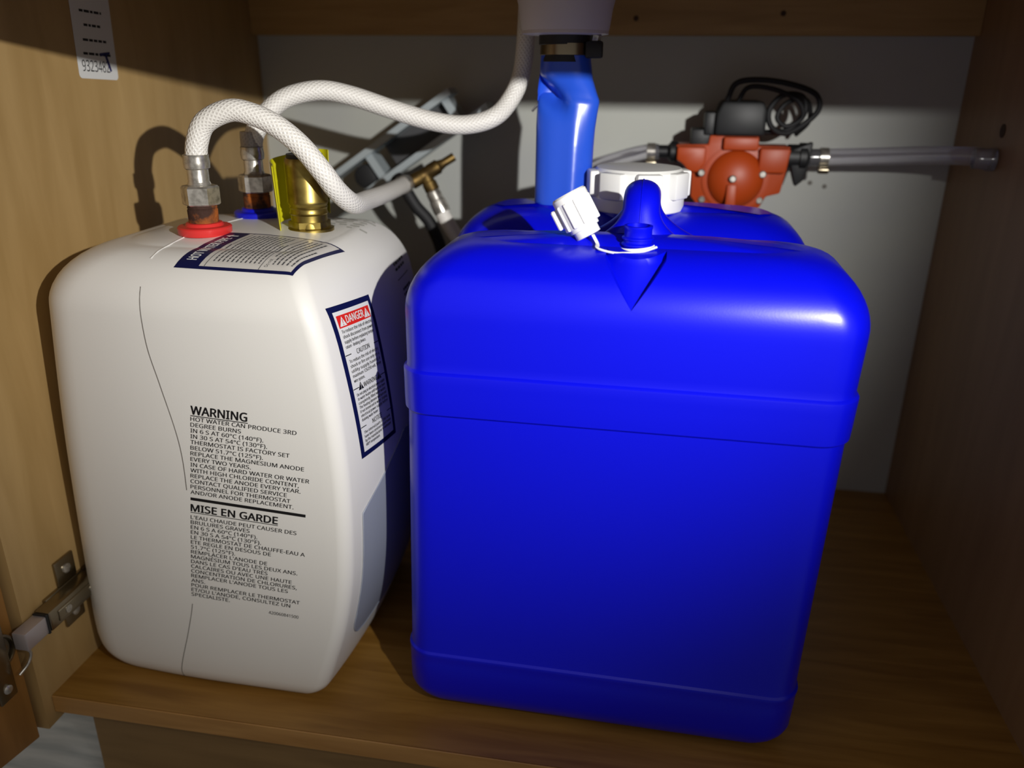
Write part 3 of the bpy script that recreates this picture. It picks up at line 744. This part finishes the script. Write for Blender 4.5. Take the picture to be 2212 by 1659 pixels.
lathe('outlet_connector', [(.010, -.004), (.0145, -.002), (.0145, .010), (.0165, .011), (.0165, .018), (.014, .020), (.0085, .022), (.0085, .034)], 'black', pump, (.0595, .022, .0255), (1, 0, 0), 28)
frombm('locking_wing', prism_bm(px_([(118, -68), (160, -84), (158, -40), (148, 0), (132, 14), (124, -8), (116, -36)]), .010, .024, .002), 'black', pump)
lathe('inlet_connector', [(.009, -.004), (.0125, 0), (.0125, .006), (.0095, .008), (.0075, .010), (.0075, .030)], 'black', pump, (-.071, .022, .0285), (-1, 0, 0), 28)
def hose_clamp(parent, loc, axis, r):
    lathe('clamp_band', [(r, -.005), (r + .0009, -.0048), (r + .0009, .0048), (r, .005)], 'chrome', parent, loc, axis, 28)
    lathe('clamp_screw', [(.0040, -.006), (.0044, -.004), (.0044, .005), (.003, .006)], 'steel', parent, Vector(loc) + Vector((0, -r * .9, -r - .003)), axis, 16)
oh = empty('outlet_hose', (.170, 1.022, .4655)); tag(oh, 'clear plastic hose from the pump into the right cabinet side', 'hose')
tube('clear_hose', [(.004, 0, 0), (.030, -.002, .001), (.075, -.012, .004), (.125, -.030, .008), (.165, -.052, .010), (.1835, -.062, .008)], .0098, 'clear', oh, 10, 18)
hose_clamp(oh, (.022, -.001, .0005), (1, 0, 0), .0102)
lathe('wall_fitting', [(.012, 0), (.012, .006), (.0105, .012), (.0105, .020)], 'clear', oh, (.1838, -.062, .008), (-1, .1, 0), 24)
ih = empty('inlet_hose', (.006, 1.022, .4685)); tag(ih, 'pale clear hose running left from the pump inlet behind the white lid', 'hose')
tube('clear_hose', [(-.003, 0, 0), (-.022, 0, -.002), (-.050, .004, -.010), (-.085, .010, -.024), (-.110, .012, -.050), (-.120, .014, -.10), (-.120, .016, -.20)], .0088, 'clear', ih, 10, 18)
hose_clamp(ih, (-.012, 0, -.0005), (-1, 0, 0), .0092)
pc = empty('pump_cable', (.094, 1.030, .440)); tag(pc, 'black electrical cable coiled in loops beside the pump top', 'cable')
tube('cable', [(-.018, -.020, .088), (-.010, -.024, .106), (.014, -.026, .110), (.048, -.022, .106), (.078, -.014, .096), (.086, -.008, .080), (.074, -.006, .064), (.052, -.012, .052), (.034, -.018, .060), (.030, -.020, .078), (.044, -.018, .094), (.066, -.012, .092), (.070, -.010, .074), (.054, -.010, .056), (.030, .000, .052), (.018, .03, .050)], .0031, 'rubber', pc, 10, 10)
tube('cable', [(-.006, -.020, .086), (.004, -.026, .102), (.032, -.026, .100), (.060, -.020, .088), (.068, -.014, .070), (.052, -.012, .060), (.040, -.014, .070), (.050, -.012, .086), (.072, -.004, .088), (.080, .01, .066), (.070, .03, .048)], .0027, 'rubber', pc, 10, 10)

# ================================================================== brass tee, third hose, metal channel behind the heater
te = empty('brass_tee', (-.266, .945, .4430)); tag(te, 'small brass tee fitting joining hoses behind the heater', 'fitting')
dA = Vector((.16, .55, .14)).normalized()
lathe('tee_run', [(.0065, -.020), (.0085, -.018), (.0085, -.006), (.0078, -.005), (.0078, .005), (.0085, .006), (.0085, .018), (.0065, .020), (.0050, .026), (.0050, .040)], 'brass_dull', te, (0, 0, 0), (.62, .25, .38), 24)
lathe('tee_branch', [(.0075, 0), (.0075, .010), (.0086, .011), (.0086, .020), (.0060, .022)], 'brass_dull', te, (0, 0, 0), (.42, -.10, -.80), 24)
th = empty('tee_hose', (-.266 + .010, .945 - .003, .4430 - .020)); tag(th, 'short white hose with crimped ferrule hanging below the brass tee', 'hose')
lathe('ferrule', [(.0070, -.002), (.0086, 0), (.0086, .010), (.0095, .011), (.0100, .022), (.0094, .026)], 'chrome', th, (0, 0, 0), (.42, -.10, -.80), 24)
tube('braided_hose', [(.0095, -.002, -.019), (.0150, -.003, -.030), (.030, -.004, -.052), (.050, -.004, -.068), (.072, -.003, -.084), (.084, .0, -.12), (.086, .0, -.20)], .0088, 'hose', th, 8, 18)
ch = empty('metal_channel', (-.395, 1.035, .384)); tag(ch, 'grey metal frame of two bars leaning diagonally against the back panel behind the heater', 'metal frame')
ca = Vector((.172, 0, .1165)).normalized(); cn = Vector((-ca.z, 0, ca.x)); CLn = .232
def chan(name, n0, n1, y0, y1, a0, a1, material):
    vs = []
    for a in (a0, a1):
        for n_ in (n0, n1):
            for y in (y0, y1): vs.append(ca * a + cn * n_ + Vector((0, y, 0)))
    return finish(name, vs, [(0, 1, 3, 2), (4, 5, 7, 6), (0, 1, 5, 4), (2, 3, 7, 6), (0, 2, 6, 4), (1, 3, 7, 5)], material, ch, 0)
chan('lower_bar', 0, .0080, -.020, .020, -.05, CLn, 'alu')
chan('upper_bar', .040, .0480, -.020, .020, -.05, CLn - .03, 'alu')
chan('shade_plate', .0080, .040, .012, .018, .085, .190, 'darkgrey')  # dark plate added in place of the shadow between the bars
chan('cross_strip', .0080, .040, -.012, .018, .062, .072, 'alu')
chan('cross_strip', .0080, .040, -.012, .018, .185, .195, 'alu')
lathe('black_bung', [(.013, 0), (.015, .004), (.015, .020), (.010, .022)], 'rubber', ch, ca * .045 + cn * .022 + Vector((0, .016, 0)), (0, -1, 0), 24)
bc = tag(tube('black_cable', [(-.300, .94, .440), (-.292, .948, .425), (-.280, .95, .405), (-.262, .955, .380), (-.25, .96, .33), (-.25, .96, .20)], .0075, 'rubber', None, 8, 12), 'thick black cable dropping behind the heater corner', 'cable')
wi = tag(tube('thin_cord', [(-.126, .852, .520), (-.116, .848, .530), (-.104, .846, .538), (-.096, .846, .543)], .0012, 'clear', None, 8, 8), 'thin pale cord between the waving hose and the blue drain hose', 'cord')

# ================================================================== sticker on the left side panel
sk = empty('wall_sticker', (XL, .7235, .5485)); tag(sk, 'white printed paper label stuck high on the left cabinet side', 'sticker')
Ss = Sheet(None, (0, 0, 0), (0, 1, -.045), (0, .045, 1), (1, 0, 0), .0003)
pts = []; w_, h_, r_ = .058, .110, .004
for cx, cy, a0 in ((w_ - r_, h_ - r_, 0), (r_, h_ - r_, 90), (r_, r_, 180), (w_ - r_, r_, 270)):
    pts += [(cx + r_ * math.cos(math.radians(a0 + 15 * k)), cy + r_ * math.sin(math.radians(a0 + 15 * k))) for k in range(7)]
o_ = Ss.print_('label_paper', [('p', pts)], 'paper', sk, 0)
I = [('t', '9323482', .006, .0065, .0098, dict(width=.040))]
for bb, a0, a1 in ((.021, .010, .050), (.033, .012, .046), (.046, .016, .040), (.058, .012, .044), (.072, .010, .042), (.077, .004, .050), (.086, .014, .036)):
    a = a0
    while a < a1:
        w = rnd.uniform(.003, .009); I.append(('r', a, bb, min(a + w, a1), bb + .0022)); a += w + .0014
Ss.print_('printed_lines', I, 'ink', sk, .0003)
Ss.print_('pen_mark', [('p', [(.034, .0205), (.049, .0235), (.049, .0255), (.034, .0235)]), ('p', [(.040, .023), (.044, .023), (.0490, .0080), (.0465, .0072)])], 'blue_pen', sk, .0006)

# ================================================================== concealed hinge between side panel and door
hg = empty('cabinet_hinge', (XL, .569, .086)); tag(hg, 'nickel concealed hinge joining the open door to the left side panel', 'hinge')
frombm('mounting_plate', box_bm((0, -.026, -.008), (.004, .040, .012), .001, 2), 'steel', hg)
for s_ in (1, -1):
    frombm('plate_wing', box_bm((0, -.006, .012 if s_ > 0 else -.034), (.0032, .020, .038 if s_ > 0 else -.006), .0014, 2), 'steel', hg)
    lathe('screw', [(.0048, 0), (.0048, .0018), (.0028, .0028)], 'chrome', hg, (.0032, .007, .024 * s_ + .002), (1, 0, 0), 18)
frombm('hinge_arm', prism_bm([(.003, -.011), (.0175, -.010), (.0185, 0), (.0175, .010), (.003, .011)], -.040, .042, .0018), 'steel', hg)
frombm('arm_cover', prism_bm([(.0178, -.006), (.0195, -.005), (.0195, .005), (.0178, .006)], -.030, .030, .0006), 'steel', hg)
for yy in (-.018, .016): lathe('adjust_screw', [(.0038, 0), (.0038, .001), (.002, .0015)], 'chrome', hg, (.0193, yy, 0), (1, 0, 0), 16)
frombm('arm_link', box_bm((.002, -.068, -.010), (.0160, -.041, .008), .0012, 2), 'zinc', hg)
frombm('link_gap_shade', box_bm((.0030, -.0425, -.0110), (.0168, -.0400, .0095), .0004, 1), 'black', hg)  # black block drawn for the shaded gap between arm and link
frombm('cup_flange', prism_bm([(-.0035, -.050), (.0005, -.052), (.0005, .026), (-.0035, .028)], -.094, -.074, .0012), 'steel', hg)
lathe('hinge_cup', [(.0165, -.003), (.0175, 0), (.0175, .0045), (.0155, .0048), (.0140, .001), (.002, .0005)], 'steel', hg, (-.006, -.082, -.004), (1, -.2, 0), 32)
for zz in (.019, -.040): lathe('flange_screw', [(.0042, 0), (.0042, .0016), (.0025, .0026)], 'chrome', hg, (.0003, -.084, zz), (1, -.2, 0), 16)
tube('spring_wire', [(.008, -.066, -.008), (.009, -.060, -.018), (.007, -.063, -.028), (.004, -.072, -.034)], .0014, 'chrome', hg, 6, 8)
